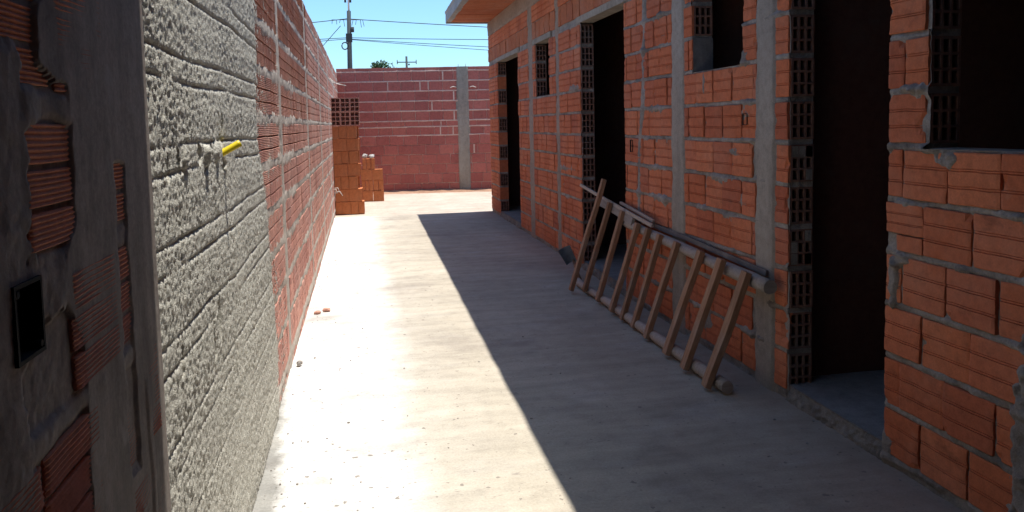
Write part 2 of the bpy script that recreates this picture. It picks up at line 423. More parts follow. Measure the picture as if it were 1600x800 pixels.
SM = [(random.uniform(1.9, 8.2), Z0 + PZ * random.randint(1, 10) + random.uniform(-.02, .02), random.uniform(.03, .13), random.uniform(.016, .036), random.uniform(.008, .014)) for _ in range(105)] + [(2.555, 1.30, .075, .042, .02), (2.84, .80, .03, .12, .022), (2.80, .88, .05, .03, .02), (2.17, .35, .055, .36, .03),
      (2.19, .03, .12, .1, .02), (2.87, .06, .05, .08, .015), (4.65, 1.70, .02, .09, .02), (4.15, 1.80, .08, .05, .02), (4.25, 1.27, .10, .035, .013),
      (4.4, 1.10, .16, .025, .016), (4.15, 1.0, .1, .04, .013), (4.7, .90, .1, .03, .014), (4.3, .88, .12, .03, .014), (4.12, 1.49, .05, .05, .012), (4.62, .2, .1, .1, .01),
      (5.45, 1.55, .2, .035, .016), (5.55, 1.12, .22, .03, .016), (5.4, .90, .25, .035, .016), (5.3, .9, .06, .06, .014), (8.0, .98, .4, .05, .014), (7.75, 1.81, .28, .045, .016), (5.35, 2.0, .05, .12, .01)]
def hR(U, Z):
    k = np.round((Z - Z0) / PZ); zb = Z0 + PZ * k
    n = fbm(U, Z, 16, 2); n2 = fbm(U, Z, 45, 4, 2); n0 = fbm(U, Z, 2.2, 6)
    w = .0125 + .008 * n + .007 * n0
    bed = np.exp(-((Z - zb + .004 * vn(U, Z, 6, 9)) / np.maximum(w, .004)) ** 4)
    h = -.0125 + bed * (.0078 + .006 * n + .007 * n0) * (1 - .55 * sst(6.5, 9.0, U)) + .0035 * n2
    ch = np.exp(-((U - 5.80 - .05 * vn(U * 0, Z, 2.2, 3) + .05 * (Z - 1.3)) / (.038 + .015 * vn(Z, U * 0, 9))) ** 4) * (Z > .62)   # filled cable chase
    h = h + ch * (.017 + .004 * n)
    h = h + blobs(U, Z, SM)
    vs = vn(np.floor(U / .247) * 3.1, k * 2.7, 1, 3)          # some head joints are filled
    par = np.where(np.mod(k, 2) == 0, 0, .1235)
    return h + .002 * n
def mkR(U, Z):
    m = np.ones(U.shape, bool)
    for a, b in DOORS: m &= ~((U > a) & (U < b) & (Z < ZL))
    for a, b, s in WINS: m &= ~((U > a) & (U < b) & (Z > s - .006) & (Z < ZL))
    return m
add_sheet(mb, mapR, 1.6, 3.6555, 0, 2.42, .0075, .0075, hR, 1, mkR, True)
add_sheet(mb, mapR, 3.6555, 6.18, 0, 2.42, .0105, .0105, hR, 1, mkR, True)
add_sheet(mb, mapR, 6.18, YE, 0, 2.92, .02, .016, hR, 1, mkR, True)
add_sheet(mb, mapR, -1, 1.6, 0, 2.92, .05, .03, hR, 1, mkR, True)
add_sheet(mb, mapR, 1.6, 6.18, 2.42, 2.92, .04, .03, hR, 1, mkR, True)
# plain thickness behind the facing (sill tops, lintel undersides, reveals on the near side)
segs = []
def core(y0, y1, z0, z1): mb.box((XR + .0155, y0, z0), (XR + .14, y1, z1), 1)
ys = [-4] + [v for d in sorted([d for d in DOORS] + [(a, b) for a, b, s in WINS]) for v in d] + [YE]
for i in range(0, len(ys), 2): core(ys[i] + (.11 if i else 0), ys[i + 1] - .002, 0, ZL - .001)
for a, b, s in WINS: core(a - .001, b + .112, 0, s - .004)
core(-4, YE, 2.49, 3.12)
mb.build('front_wall', ['house_brick', 'mortar', 'lintel_block'], house)
# rough brick edges of the near reveals
for a, b in COLS:
    c = MB(); ph = random.random() * 9
    def hC(U, Z, a=a, b=b):
        q_ = 1 + 1.6 * (a > 6)
        e = np.minimum(U - a + q_ * .012 * vn(Z, U * 0, 9, 2) + .006 * vn(Z, U * 0, 30, 2), b - U + q_ * .012 * vn(Z, U * 0 + 3, 9, 4) + .006 * vn(Z, U * 0, 33, 1))
        return -.012 + (.0165 - .003 * (a > 6)) * sst(-.004, .012, e) + .0022 * fbm(U, Z, 24, 3) + .003 * fbm(U * 6, Z, 1.6, 5)
    add_sheet(c, mapR, a - .03, b + .03, 0, 2.91, .009 if a < 6 else .02, .012, hC, 0, lambda U, Z: ~((U > 12)), True)
    c.build('concrete_column', 'column' if a < 6 else 'beam', house)
for (a, b) in DOORS + [(x, y) for x, y, s in WINS[1:]]:
    l = MB()
    add_sheet(l, mapR, a - .12, b + .12, ZL, 2.486, .03, .013, lambda U, Z: .004 + .002 * fbm(U, Z, 14, 2), 0, None, True)
    l.box((XR - .002, a - .12, ZL), (XR + .139, b + .12, 2.486)); l.build('lintel', 'column', house)
rb = MB(); add_sheet(rb, mapR, -1, YE, 2.90, 3.13, .04, .02, lambda U, Z: .002 + .006 * fbm(U, Z, 7, 2) - .02 * sst(.03, 0, Z - 2.9 + .03 * vn(U, Z, 8)), 0, None, True)
rb.build('ring_beam', 'beam', house)
# holed block ends in the far reveals
def jamb(name, y, z0, z1, fn):
    j = MB(); k = int(round((z0 - Z0) / PZ))
    while Z0 + PZ * k < z1 - .1:
        zb = Z0 + PZ * k; a = zb + .0135; t = fn(k); dy = random.uniform(-.004, .004)
        h = min(.19, z1 - a)
        if t == 'hollow': hollow(j, (XR + .0152, y + dy, a), .126, h, .11, 3, 3)
        elif t == 'plug':
            pl = [(random.randrange(3), random.randrange(3)) for _ in range(5)]
            hollow(j, (XR + .0152, y + dy, a), .126, h, .11, 3, 3, plugs=pl)
        elif t == 'solid': j.box((XR + .0152, y + dy, a), (XR + .141, y + .11, a + h), 3)
        elif t == 'plaster':
            add_sheet(j, lambda u, z, d: np.stack([u, y - d, z], -1), XR + .004, XR + .142, a - .02, a + h + .01, .008, .008, lambda U, Z: .008 + .006 * fbm(U, Z, 16, 2), 2)
        # bed between blocks
        add_sheet(j, lambda u, z, d: np.stack([u, y - d, z], -1), XR + .002, XR + .14, zb - .0135, zb + .0135, .01, .0067, lambda U, Z: -.004 + .005 * fbm(U, Z, 30, 2), 1)
        k += 1
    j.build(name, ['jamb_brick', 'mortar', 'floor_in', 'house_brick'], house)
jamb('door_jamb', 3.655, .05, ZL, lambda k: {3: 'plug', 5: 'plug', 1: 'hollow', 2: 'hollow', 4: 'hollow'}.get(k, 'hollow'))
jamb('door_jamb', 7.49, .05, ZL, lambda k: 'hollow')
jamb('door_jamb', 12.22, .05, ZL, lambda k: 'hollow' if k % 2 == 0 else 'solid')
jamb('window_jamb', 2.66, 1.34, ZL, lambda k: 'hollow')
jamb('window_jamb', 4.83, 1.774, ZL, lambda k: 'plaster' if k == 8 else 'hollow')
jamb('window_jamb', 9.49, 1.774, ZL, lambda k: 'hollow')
# floor inside, with a rough broken threshold edge
f = MB()
add_sheet(f, lambda u, z, d: np.stack([z, u, d], -1), -4, YE - .02, XR + .012, 8.2, .05, .12, lambda U, Z: .082 + .004 * fbm(U, Z, 5, 2), 0, None, True)
add_sheet(f, lambda u, z, d: np.stack([XR + .012 - d, u, z], -1), -1, YE - .02, -.02, .082, .008, .0085, lambda U, Z: -.010 + .020 * sst(.1, 0, Z) * (1 + .6 * fbm(U, Z, 4, 3)) + .007 * fbm(U, Z, 48, 2, 2) + .006 * vn(U, Z, 85, 6), 1, lambda U, Z: np.any([(U > a - .02) & (U < b + .02) for a, b in DOORS], 0), True)
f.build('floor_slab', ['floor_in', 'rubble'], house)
w = MB()
w.box((8.06, -4, 0), (8.2, YE, 3.12)); w.box((XR + .142, YE - .14, 0), (8.058, YE - .002, 3.12)); w.box((XR + .142, -4, 0), (8.058, -3.86, 3.12))
for y in (3.75, 5.0, 8.4, 10.0): w.box((XR + .142, y, .05), (8.058, y + .13, 3.12))
for x in (6.4,): w.box((x, -3.858, .05), (x + .14, 3.748, 3.12)); w.box((x, 5.132, .05), (x + .14, 8.398, 3.12)); w.box((x, 10.132, .05), (x + .14, YE - .142, 3.12))
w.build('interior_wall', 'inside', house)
# roof slab with the eave over the passage
def ex(y): return 1.43 - .012 * (13 - y)
s = MB()
s.box((XR + .02, -4, 3.135), (8.4, YE + .02, 3.30))
slab = s.build('roof_slab', 'slab', house)
e = MB(); n = 90
yy = np.linspace(-4, YE + .015, n)
def eave_edge(u, z): return np.array([ex(y) for y in u])
U, Z = np.meshgrid(yy, np.linspace(3.135, 3.315, 9), indexing='ij')
X = np.vectorize(ex)(U) - .008 * fbm(U, Z, 5, 3) - .012 * (Z > 3.27)
e.add(np.stack([X, U, Z], -1), grid_faces(n, 9, None, True), 0)
e.add(np.stack([np.stack([X[:, -1], yy, Z[:, -1]], -1), np.stack([0 * yy + XR + .12, yy, Z[:, -1]], -1)], 1), grid_faces(n, 2), 0)
xe = ex(YE)
e.add([(xe, YE + .015, 3.135), (XR + .018, YE + .015, 3.135), (XR + .018, YE + .015, 3.315), (xe, YE + .015, 3.315)], [(3, 2, 1, 0)])
e.box((ex(YE) + .0, YE - .08, 3.12), (XR + .016, YE + .013, 3.134)); e.add(np.stack([np.stack([X[:, 0], yy, Z[:, 0]], -1), np.stack([X[:, 0] + .09, yy, Z[:, 0] - .001], -1)], 1), grid_faces(n, 2, None, True), 0)
o = e.build('fascia', 'slab', slab, loc=(0, 0, 0))
q = MB(); y = -3.9
while y < YE - .1:
    d = random.uniform(.0, .006)
    q.box((ex(y) + .075 + random.uniform(0, .02), y, 3.128 + d), (XR + .01, min(y + .235, YE - .085), 3.17))
    y += .245
q.build('soffit', 'lintel_block', slab, loc=(0, 0, 0))
# carport roof that continues the slab over the front of the passage
p = MB(); p.box((-.62, -4, 2.95), (1.27, 1.862, 3.10)); p.build('carport_slab', 'slab', house)
p = MB(); p.box((-.62, -4.15, 0), (XR + .13, -4.002, 3.10)); p.build('carport_wall', 'inside', house)
# outlet boxes
def recess(parent, name, x, y0, y1, z0, z1, sgn, mats=('hole',), dep=.045, rim=.004):
    b = MB(); a0 = x + sgn * .006; a1 = a0 - sgn * dep
    P = lambda xx: [(xx, y0, z0), (xx, y1, z0), (xx, y1, z1), (xx, y0, z1)]
    Q = [(a0, y0 - rim, z0 - rim), (a0, y1 + rim, z0 - rim), (a0, y1 + rim, z1 + rim), (a0, y0 - rim, z1 + rim)]
    b.add(P(a0) + P(a0 - sgn * .012) + Q, [(0, 1, 5, 4), (1, 2, 6, 5), (2, 3, 7, 6), (3, 0, 4, 7), (4, 5, 6, 7), (0, 8, 9, 1), (1, 9, 10, 2), (2, 10, 11, 3), (3, 11, 8, 0)])
    return b.build(name, list(mats), parent)
recess(house, 'outlet_hole', XR, 4.085, 4.13, 1.43, 1.49, -1)
recess(house, 'outlet_hole', XR, 5.98, 6.03, 1.22, 1.31, -1, ('box',))

# ================================================================== LEFT BOUNDARY WALL
lw = empty('boundary_wall', (XL, 9, 0), 'long sunlit brick boundary wall on the left, near end roughcast in grey cement', 'wall')
LZ, LP = .085, .2385
LCOL = [(4.89, 5.01), (7.37, 7.48), (9.72, 9.86), (12.28, 12.41), (14.85, 14.98)]
mb = MB(); k = -1
while LZ + LP * k < 2.6:
    zb = LZ + LP * k; z0 = max(zb + .022, 0.0); z1 = min(zb + .216, 2.6)
    ph = .12 * (k % 2)
    for a, b in zip([3.4] + [c[1] for c in LCOL], [c[0] for c in LCOL] + [17.7]):
        u = math.floor((a - ph) / .25) * .25 + ph
        while u < b:
            c0, c1 = max(u + .0015, a), min(u + .2488, b)
            if c1 - c0 > .03 and z1 - z0 > .05: add_brick(mb, mapL, c0, c1, z0 + random.uniform(-.003, .003), z1, 'ribbed' if u < 7.6 else 'three', False, jit=.002)
            u += .25
    k += 1
def hL(U, Z):
    k = np.round((Z - LZ) / LP); zb = LZ + LP * k
    n = fbm(U, Z, 14, 2); n0 = fbm(U, Z, 1.8, 6); n2 = fbm(U, Z, 50, 4, 2)
    w = (.044 + .024 * n + .02 * n0) * (1 - .35 * sst(6, 9, U))
    bed = np.exp(-((Z - zb + .008 * vn(U, Z, 5, 9)) / np.maximum(w, .006)) ** 4)
    return -.0125 + bed * (.0125 + .006 * n + .004 * n0) + .0035 * n2 + .012 * sst(.12, .02, Z + .05 * n)
add_sheet(mb, mapL, 3.4, 7.6, -.02, 2.6, .014, .0125, hL, 1)
add_sheet(mb, mapL, 7.6, 17.74, -.02, 2.6, .03, .017, hL, 1)
mb.box((XL - .14, 1.87, -.1), (XL - .0155, 17.86, 2.597), 1)
mb.build('brickwork', ['left_brick', 'left_mortar'], lw)
for a, b in LCOL:
    c = MB()
    add_sheet(c, mapL, a - .02, b + .02, 0, 2.602, .012, .016, lambda U, Z, a=a, b=b: -.01 + .0125 * sst(-.006, .014, np.minimum(U - a, b - U) + .016 * vn(Z, U * 0, 8, 3) + .008 * vn(Z, U * 0, 31, 5)) + .002 * fbm(U, Z, 22), 0)
    c.build('concrete_column', 'left_mortar', lw)
RB = [(2.42, 1.395, .024, .034, -.06), (2.50, 1.388, .038, .038, .018), (2.505, 1.345, .03, .014, -.03), (2.60, 1.40, .012, .034, -.05), (2.68, 1.395, .032, .036, .014), (2.79, 1.432, .034, .02, -.07), (2.82, 1.345, .034, .016, -.04),
      (2.812, 1.47, .007, .05, -.03), (2.83, 1.30, .008, .04, -.02), (2.14, 1.385, .014, .035, -.04), (2.21, 1.39, .03, .032, .01), (2.03, 1.375, .012, .03, -.03), (2.60, .86, .022, .07, -.022), (2.5, .80, .02, .05, -.02), (2.07, .90, .012, .05, -.02), (2.30, 1.50, .006, .05, -.02)]
def hRC(U, Z):
    k = np.floor((Z - LZ) / LP); f = (Z - LZ) - k * LP
    wob = .010 * vn(U, k, 1.6, 4) + .004 * vn(U, Z, 9, 2)
    on = sst(-.3, .1, vn(U * 2.3, k * 1.37, 1, 7) + .25)
    on2 = sst(-.3, .1, vn(U * 2.3 + 7, k * 2.1, 1, 8) + .25)
    low = sst(.15, .7, Z + .1)
    on = on * (.25 + .75 * low); on2 = on2 * (.25 + .75 * low)
    on = np.maximum(on, sst(2.9, 3.4, U)); on2 = np.maximum(on2, sst(2.9, 3.4, U))
    fd = .0074 * (1 + .5 * vn(U, Z, 12, 6)) * (.45 + .55 * sst(.5, 1.1, Z))
    g = -fd * on * np.exp(-((f - .082 + wob) / .0052) ** 2) - fd * on2 * np.exp(-((f - .150 + wob) / .0052) ** 2)
    bedn = .004 * np.exp(-((f - LP * (f > LP / 2)) / .03) ** 2)
    hj = np.exp(-((np.mod(U + .125 * k + .004 * vn(Z, U * 0, 20), .25) - .125) / .006) ** 2) * .005 * (vn(np.floor(U * 4), k, 1, 2) > .1)
    r = .0062 * vn(U, Z, 142, 1) + .0036 * vn(U * 1.2, Z * .85, 92, 2) + .0016 * vn(U, Z, 26, 3)
    r = r + .002 * vn(U, Z, 170, 8)
    amt = .85 + .3 * fbm(U, Z, 3.5, 5, 2)
    edge = sst(0, .14, 3.86 + .30 * sst(1.75, .4, Z) + .12 * sst(1.8, 2.4, Z) - U + .10 * vn(Z, U * 0, 2.6, 4))
    return (.013 + r * amt * .50 + g + .003 * fbm(U, Z, 2.6, 7, 3) + bedn * .4 - hj + blobs(U, Z, RB)) * edge + (1 - edge) * (.001 + np.abs(r) * .5 + g * .5)
mb = MB()
def mRC(U, Z):
    e = U - (3.80 + .10 * vn(Z, U * 0, 2.6, 4) + .04 * vn(Z, U * 0, 9, 3) + .02 * vn(Z, U * 0, 22, 6) + .30 * sst(1.75, .4, Z) + .12 * sst(1.8, 2.4, Z))
    hf = vn(U, Z, 95, 3) + .8 * vn(U, Z, 45, 9) + .5 * vn(U, Z, 14, 2)
    return (e / np.where(e > 0, .22, .06) < .9 * hf) | ((e > 0) & (e < .75) & (hf > .62 + 1.0 * e + .25 * vn(U, Z, 5, 4)))
add_sheet(mb, mapL, 1.86, 2.62, 0, 2.6, .0048, .0052, hRC, 0, mRC)
add_sheet(mb, mapL, 2.62, 4.72, 0, 2.6, .0062, .0055, hRC, 0, mRC)
mb.build('roughcast', 'roughcast', lw)
# yellow conduit stub (hollow tube)
c = MB(); A = Vector((XL - .02, 2.79, 1.368)); B = Vector((XL + .066, 2.825, 1.418)); dr = (B - A).normalized()
sd = dr.cross(Vector((0, 0, 1))).normalized(); up2 = sd.cross(dr); seg = 20; V = []
st = [(0, .0125)]
for i in range(1, 15): st += [(i / 15, .0125 if i % 2 else .0118)]
st += [(1, .0125), (1, .0095), (.6, .0095)]
for t, r in st:
    for j in range(seg):
        an = 2 * math.pi * j / seg; V.append(A.lerp(B, t) + (sd * math.cos(an) + up2 * math.sin(an)) * r)
F = [(i * seg + j, i * seg + (j + 1) % seg, (i + 1) * seg + (j + 1) % seg, (i + 1) * seg + j) for i in range(len(st) - 1) for j in range(seg)]
c.add(V, F, 0, True)
tag(c.build('conduit_stub', 'yellow', lw), 'yellow plastic conduit stub sticking out of the grey roughcast')
t = MB()
for (y, z, L) in ((13.3, 2.27, .10), (13.35, 2.24, .17), (13.3, 2.22, .26), (13.2, 2.25, .07)):
    t.tube([(XL, y, z), (XL + L * .5, y + .03, z - .05), (XL + L, y + .02, z - .06 - random.uniform(0, .04))], .007, 6)
t.build('tie_wire', 'wire', lw)
t = MB()
for (y, z, L) in ((13.25, .46, .09), (13.2, .40, .14), (13.2, .44, .05)):
    t.tube([(XL, y, z), (XL + L * .7, y - .01, z + .01), (XL + L, y - .02, z - .06)], .007, 6)
t.build('tie_wire', 'wire', lw)

# ================================================================== SHADED NEAR WALL
pw = empty('porch_wall', (XP, 0, 0), 'shaded near wall of ribbed brick and smeared cement with a black electrical box', 'wall')
mb = MB(); k = 0
while LZ + LP * k < 2.6:
    zb = LZ + LP * k - .012; z0 = zb + .026; z1 = zb + .214
    u = -.4 + .105 * (k % 2)
    while u < 1.80:
        if not (u < 1.211 and u + .24 > 1.125 and z0 < 1.262 and z1 > 1.16 and z0 > 1.05): add_brick(mb, mapP, u + .006, min(u + .24, 1.82), z0 + random.uniform(-.004, .004), z1 + random.uniform(-.004, .004), 'ribbed', False, jit=.006, thick=.02, dj=.004)
        u += .2475
    k += 1
def hP(U, Z):
    k = np.round((Z - LZ + .012) / LP); zb = LZ - .012 + LP * k
    n = fbm(U, Z, 11, 2); n0 = fbm(U, Z, 3, 6); n2 = fbm(U, Z, 60, 4, 2); st = fbm(U * 9, Z, 2.2, 3); hf = vn(U, Z, 85, 11); rag = .010 * vn(U, Z, 28, 13) + .005 * hf
    w = .024 + .012 * n + .012 * n0
    bed = np.exp(-((Z - zb + .006 * vn(U, Z, 6, 9)) / np.maximum(w, .008)) ** 6)
    h = -.0045 + .002 * n + bed * (.0062 + .003 * n)
    e = 1.372 - .10 * sst(1.53, 1.57, Z + .03 * n) * sst(1.85, 1.7, Z) * (1 + .8 * n) + .012 * vn(Z, U * 0, 7, 2) - .05 * sst(1.33, 1.27, Z) * sst(1.12, 1.2, Z) + rag
    col = sst(-.003, .003, U - e)
    strip = sst(.036, .030, np.abs(U - 1.615 + .012 * n + .016 * n0 + rag * .7)) * sst(-.38, -.30, vn(Z * 1.0, U * 0 + 3, 8.5, 2) + .3 * n) * sst(1.42, 1.40, Z)
    c2 = .0055 + .0004 * st + .0022 * n0
    h = np.maximum(h, -.0045 + col * (.0045 + c2 * .8) * (1 - strip) + strip * col * .002)
    l = sst(.003, -.003, U - 1.205 - .02 * n - rag * 1.4 + .06 * sst(1.17, 1.12, Z) + .05 * sst(1.0, .9, Z) - .06 * sst(1.02, .95, Z) * sst(.86, .92, Z)) * sst(1.60, 1.57, Z + rag) * sst(.74, .78, Z + .1 * n0 + rag)
    h = np.maximum(h, -.0045 + l * (.0075 + .0005 * st + .002 * n))
    r1 = sst(1.275, 1.265, Z + .02 * n + rag) * sst(1.190, 1.197, Z + .008 * n + rag) * (.0078 + .003 * n)
    h = np.maximum(h, -.0045 + r1 * (U < 1.4))
    arris = (1 - strip) * col * (.004 * sst(.016, .010, np.abs(U - 1.725 - .012 * n - .01 * n0)) * sst(-.3, .0, n0) - .004 * sst(.012, .007, np.abs(U - 1.50 - .004 * n)) * sst(.0, .3, n0))
    return h + (.0003 + .0010 * (1 - col)) * n2 + arris - 2.2 * np.maximum(U - 1.855, 0) ** 1.4
BXM = lambda U, Z: ~((U > 1.126) & (U < 1.21) & (Z > 1.161) & (Z < 1.261))
add_sheet(mb, mapP, .8, 1.872, 0, 2.7, .0046, .005, hP, 1, BXM)
add_sheet(mb, mapP, -.4, .8, 0, 2.7, .03, .03, hP, 1)
mb.box((XP - .16, -4, -.1), (XP - .0215, 1.871, 2.948), 1)
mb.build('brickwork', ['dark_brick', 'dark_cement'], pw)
# electrical box, open to the passage, with a round knock-out
b = MB(); y0, y1, z0, z1 = 1.125, 1.211, 1.16, 1.262; xo, xi = XP + .008, XP - .016
fr = .003
P = lambda x, g: [(x, y0 + g, z0 + g), (x, y1 - g, z0 + g), (x, y1 - g, z1 - g), (x, y0 + g, z1 - g)]
b.add(P(xo, -.003) + P(xo, fr) + P(xi, fr) + P(xi, -.003), [(0, 1, 5, 4), (1, 2, 6, 5), (2, 3, 7, 6), (3, 0, 4, 7), (4, 5, 9, 8), (5, 6, 10, 9), (6, 7, 11, 10), (7, 4, 8, 11), (8, 9, 10, 11), (0, 12, 13, 1), (1, 13, 14, 2), (2, 14, 15, 3), (3, 15, 12, 0)])
b.tube([(xi + .001, 1.165 + .017 * math.cos(a), 1.188 + .017 * math.sin(a)) for a in np.linspace(0, 2 * math.pi, 17)], .003, 6)
for (yy_, zz_) in ((1.135, 1.252), (1.201, 1.17)): b.tube([(xi, yy_, zz_), (xo, yy_, zz_)], .005, 8)
tag(b.build('electrical_box', 'box', pw), 'black plastic electrical box set in the wall')

# ================================================================== REAR WALL
fw = empty('rear_wall', (3, 17.2, 0), 'shaded red brick wall closing the yard at the far end', 'wall')
mb = MB(); FL = float(np.linalg.norm(FB - FA)); cu = (2.62, 2.87)
k = 0; fzs = []
z = -.02
hs = [.213] * 6 + [.19, .13] + [.218] * 6
for k, hh in enumerate(hs):
    if z > 2.70: break
    z1 = min(z + hh - (.012 if k < 6 else .026), 2.735); ph = random.choice([0, .15, .1]) ; bl = .305
    for a, b in ((0, cu[0]), (cu[1], FL)):
        u = a - random.uniform(0, .29)
        while u < b:
            c0, c1 = max(u + .005, a), min(u + bl - .005, b)
            if c1 - c0 > .03: add_brick(mb, mapF, c0, c1, z + random.uniform(-.003, .003), z1, 'flat', False, jit=.003)
            u += bl
    fzs.append(z - (.013 if k >= 6 else .006)); z += hh
def hF(U, Z):
    h = -.018 + 0 * U
    for i, zb in enumerate(fzs):
        w = .02 if i >= 6 else .007
        h = np.maximum(h, -.018 + (.021 if i >= 6 else .008) * np.exp(-((Z - zb + .004 * vn(U, Z, 4, 2)) / (w * (1 + .35 * fbm(U, Z, 6, 3)))) ** 4))
    return h + .003 * fbm(U, Z, 20, 5)
add_sheet(mb, mapF, 0, 3.6, -.03, 2.735, .025, .0125, hF, 1); add_sheet(mb, mapF, 3.6, FL, -.03, 2.735, .06, .0125, hF, 1)
# light filled head joints here and there
def pf(u, z, d): return mapF(np.array([u]), np.array([z]), np.array([d]))[0]
for (u, i, w_) in ((2.30, 12, .03), (1.98, 11, .02), (1.80, 11, .025), (2.53, 10, .03), (2.05, 9, .025), (2.53, 8, .03), (2.24, 7, .02), (2.22, 6, .025), (2.5, 6, .025), (1.1, 11, .02), (2.95, 4, .03)):
    if i < len(fzs):
        za = fzs[i] + .01; zb = za + (.19 if i != 7 else .1)
        add_sheet(mb, mapF, u, u + w_, za, zb, .01, .02, lambda U, Z: .004 + .002 * fbm(U, Z, 30), 1)
V = np.array([pf(0, -.1, -.015), pf(FL, -.1, -.015), pf(FL, -.1, -.14), pf(0, -.1, -.14), pf(0, 2.733, -.015), pf(FL, 2.733, -.015), pf(FL, 2.733, -.14), pf(0, 2.733, -.14)])
mb.add(V, [(3, 2, 1, 0), (4, 5, 6, 7), (0, 1, 5, 4), (1, 2, 6, 5), (2, 3, 7, 6), (3, 0, 4, 7)], 1)
mb.build('brickwork', ['far_brick', 'far_mortar'], fw)
for a in (cu[0], 6.4):
    c = MB(); b = a + .25
    add_sheet(c, mapF, a - .03, b + .03, 0, 2.737, .02, .02, lambda U, Z: -.012 + .03 * sst(-.006, .016, np.minimum(U - a, b - U) + .012 * vn(Z, U * 0, 8, 3)) + .003 * fbm(U, Z, 14), 0)
    for dx in (.04, .2):
        q0 = pf(a + dx, 2.70, -.05); c.tube([q0, q0 + np.array([0, 0, .10])], .006, 6)
    c.build('concrete_column', 'column', fw)
t = MB()
for (u0, u1) in ((2.61, 2.47), (2.90, 3.04)):
    t.tube([pf(u0, 2.285, .01), pf((u0 + u1) / 2, 2.30, .05), pf(u1, 2.275, .06)], .009, 6)
t.build('tie_wire', 'wire', fw)
s_ = MB(); add_sheet(s_, lambda u, z, d: mapF(u, d, z), 0, FL - .1, 0, .34, .06, .03, lambda U, Z: -.016 + .06 * (1 + .5 * fbm(U, Z, 2.5, 3)) * sst(.33, 0, Z + .06 * vn(U, Z, 5)), 0)
tag(s_.build('soil', 'soil'), kind='stuff')

# ================================================================== LOOSE BRICKS
def brick_mesh(name, w, d, h, vertical):
    b = MB(); n = 3
    def face(mp, L, H, flip):
        add_brick(b, mp, 0.0, L, 0.0, H, 'flat', flip, thick=.02, jit=.001, dj=.0005)
    if vertical:
        face(lambda u, z, dd: np.stack([z - w / 2, -d / 2 - dd, u], -1), h, w, True)
        face(lambda u, z, dd: np.stack([w / 2 + dd, z - d / 2, u], -1), h, d, True)
    else:
        face(lambda u, z, dd: np.stack([u - w / 2, -d / 2 - dd, z], -1), w, h, False)
        face(lambda u, z, dd: np.stack([w / 2 + dd, u - d / 2, z], -1), d, h, False)
    b.box((-w / 2, -d / 2 + .005, 0.0), (w / 2 - .005, d / 2, h))
    me = b.mesh(name); me.materials.append(M['loose_brick']); return me
ORD = ['first', 'second', 'third', 'fourth', 'fifth', 'sixth']
ROW = ['bottom', 'second', 'third', 'fourth', 'fifth', 'sixth', 'seventh']
cache = {}
def loose(w, d, h, vert, loc, rz, label, group):
    key = (round(w, 3), round(d, 3), round(h, 3), vert)
    if key not in cache: cache[key] = brick_mesh('clay_brick', w, d, h, vert)
    o = bpy.data.objects.new('clay_brick', cache[key]); COL.objects.link(o); o.location = loc; o.rotation_euler = (0, 0, rz)
    return tag(o, label, 'brick', group)
G1 = 'bricks of the tall stack'; G2 = 'bricks of the low stack'
Y1 = 13.5; LH = .2125; z = 0
rows1 = [('v', [-.47, -.355, -.21, -.085, .015]), ('h', [-.465, -.235, -.02]), ('v', [-.47, -.365, -.235, -.085]), ('h', [-.47, -.245, -.045]),
         ('v', [-.475, -.34, -.215, -.065]), ('h', [-.475, -.25, -.045]), ('v', [-.485, -.375, -.235, -.075])]
for i, (t, xs) in enumerate(rows1):
    n = len(xs) - 1; rz0 = random.uniform(-.02, .02)
    for j in range(n):
        w = xs[j + 1] - xs[j] - .003; xc = (xs[j] + xs[j + 1]) / 2
        lab = ('orange clay brick standing on end, ' if t == 'v' else 'orange clay brick lying flat, ') + (ORD[j] + ' from left in ') + ('the bottom row' if i == 0 else ROW[i] + ' row up') + ' of tall stack'
        loose(w, .23, LH - .004, t == 'v', (xc, Y1 + .115 + random.uniform(-.014, .014), z), rz0 + random.uniform(-.03, .03), lab, G1)
    # the row behind shows as a sliver at the right end
    xr = xs[-1] + (.03 if t == 'v' else .018) + random.uniform(-.004, .006)
    if i: loose(.14, .23, LH - .004 - .01, t == 'v', (xr - .07, Y1 + .36, z), random.uniform(-.02, .02), 'orange clay brick behind the right end of ' + ROW[i] + ' row up of tall stack', G1)
    z += LH
hol = MB(); hollow(hol, (-.078, 0, 0), .156, .232, .24, 2, 3, t=.014, deep=.4)
hme = hol.mesh('hollow_brick'); hme.materials.append(M['left_brick'])
for i in range(2):
    for j in range(3):
        o = bpy.data.objects.new('hollow_brick', hme); COL.objects.link(o)
        o.location = (-.485 + .078 + j * .157 - .003 + .004 * i, Y1 + .005 + random.uniform(-.006, .006), z + i * .2335); o.rotation_euler = (0, 0, random.uniform(-.012, .012))
        tag(o, 'dark hollow brick, %s of three in the %s row of tall stack' % (['left', 'middle', 'right'][j], ['lower holed', 'topmost'][i]), 'brick', 'hollow bricks on the tall stack')
Y2 = 15.75; z = -.012
rows2 = [('h', [-.04, .19, .405]), ('v', [-.03, .05, .115, .20, .30, .40]), ('h', [-.04, .18, .395]), ('v', [0.0, .075, .165, .245])]
for i, (t, xs) in enumerate(rows2):
    for j in range(len(xs) - 1):
        w = xs[j + 1] - xs[j] - .008
        loose(w, .19, .208, t == 'v', ((xs[j] + xs[j + 1]) / 2, Y2 + .1 + random.uniform(-.012, .012), z), random.uniform(-.02, .02),
              ('narrow orange brick on end, ' if t == 'v' else 'orange brick lying flat, ') + ORD[j] + ' from left in ' + ('the bottom row' if i == 0 else 'the top row' if i == 3 else ROW[i] + ' row up') + ' of low stack', G2)
    z += .212
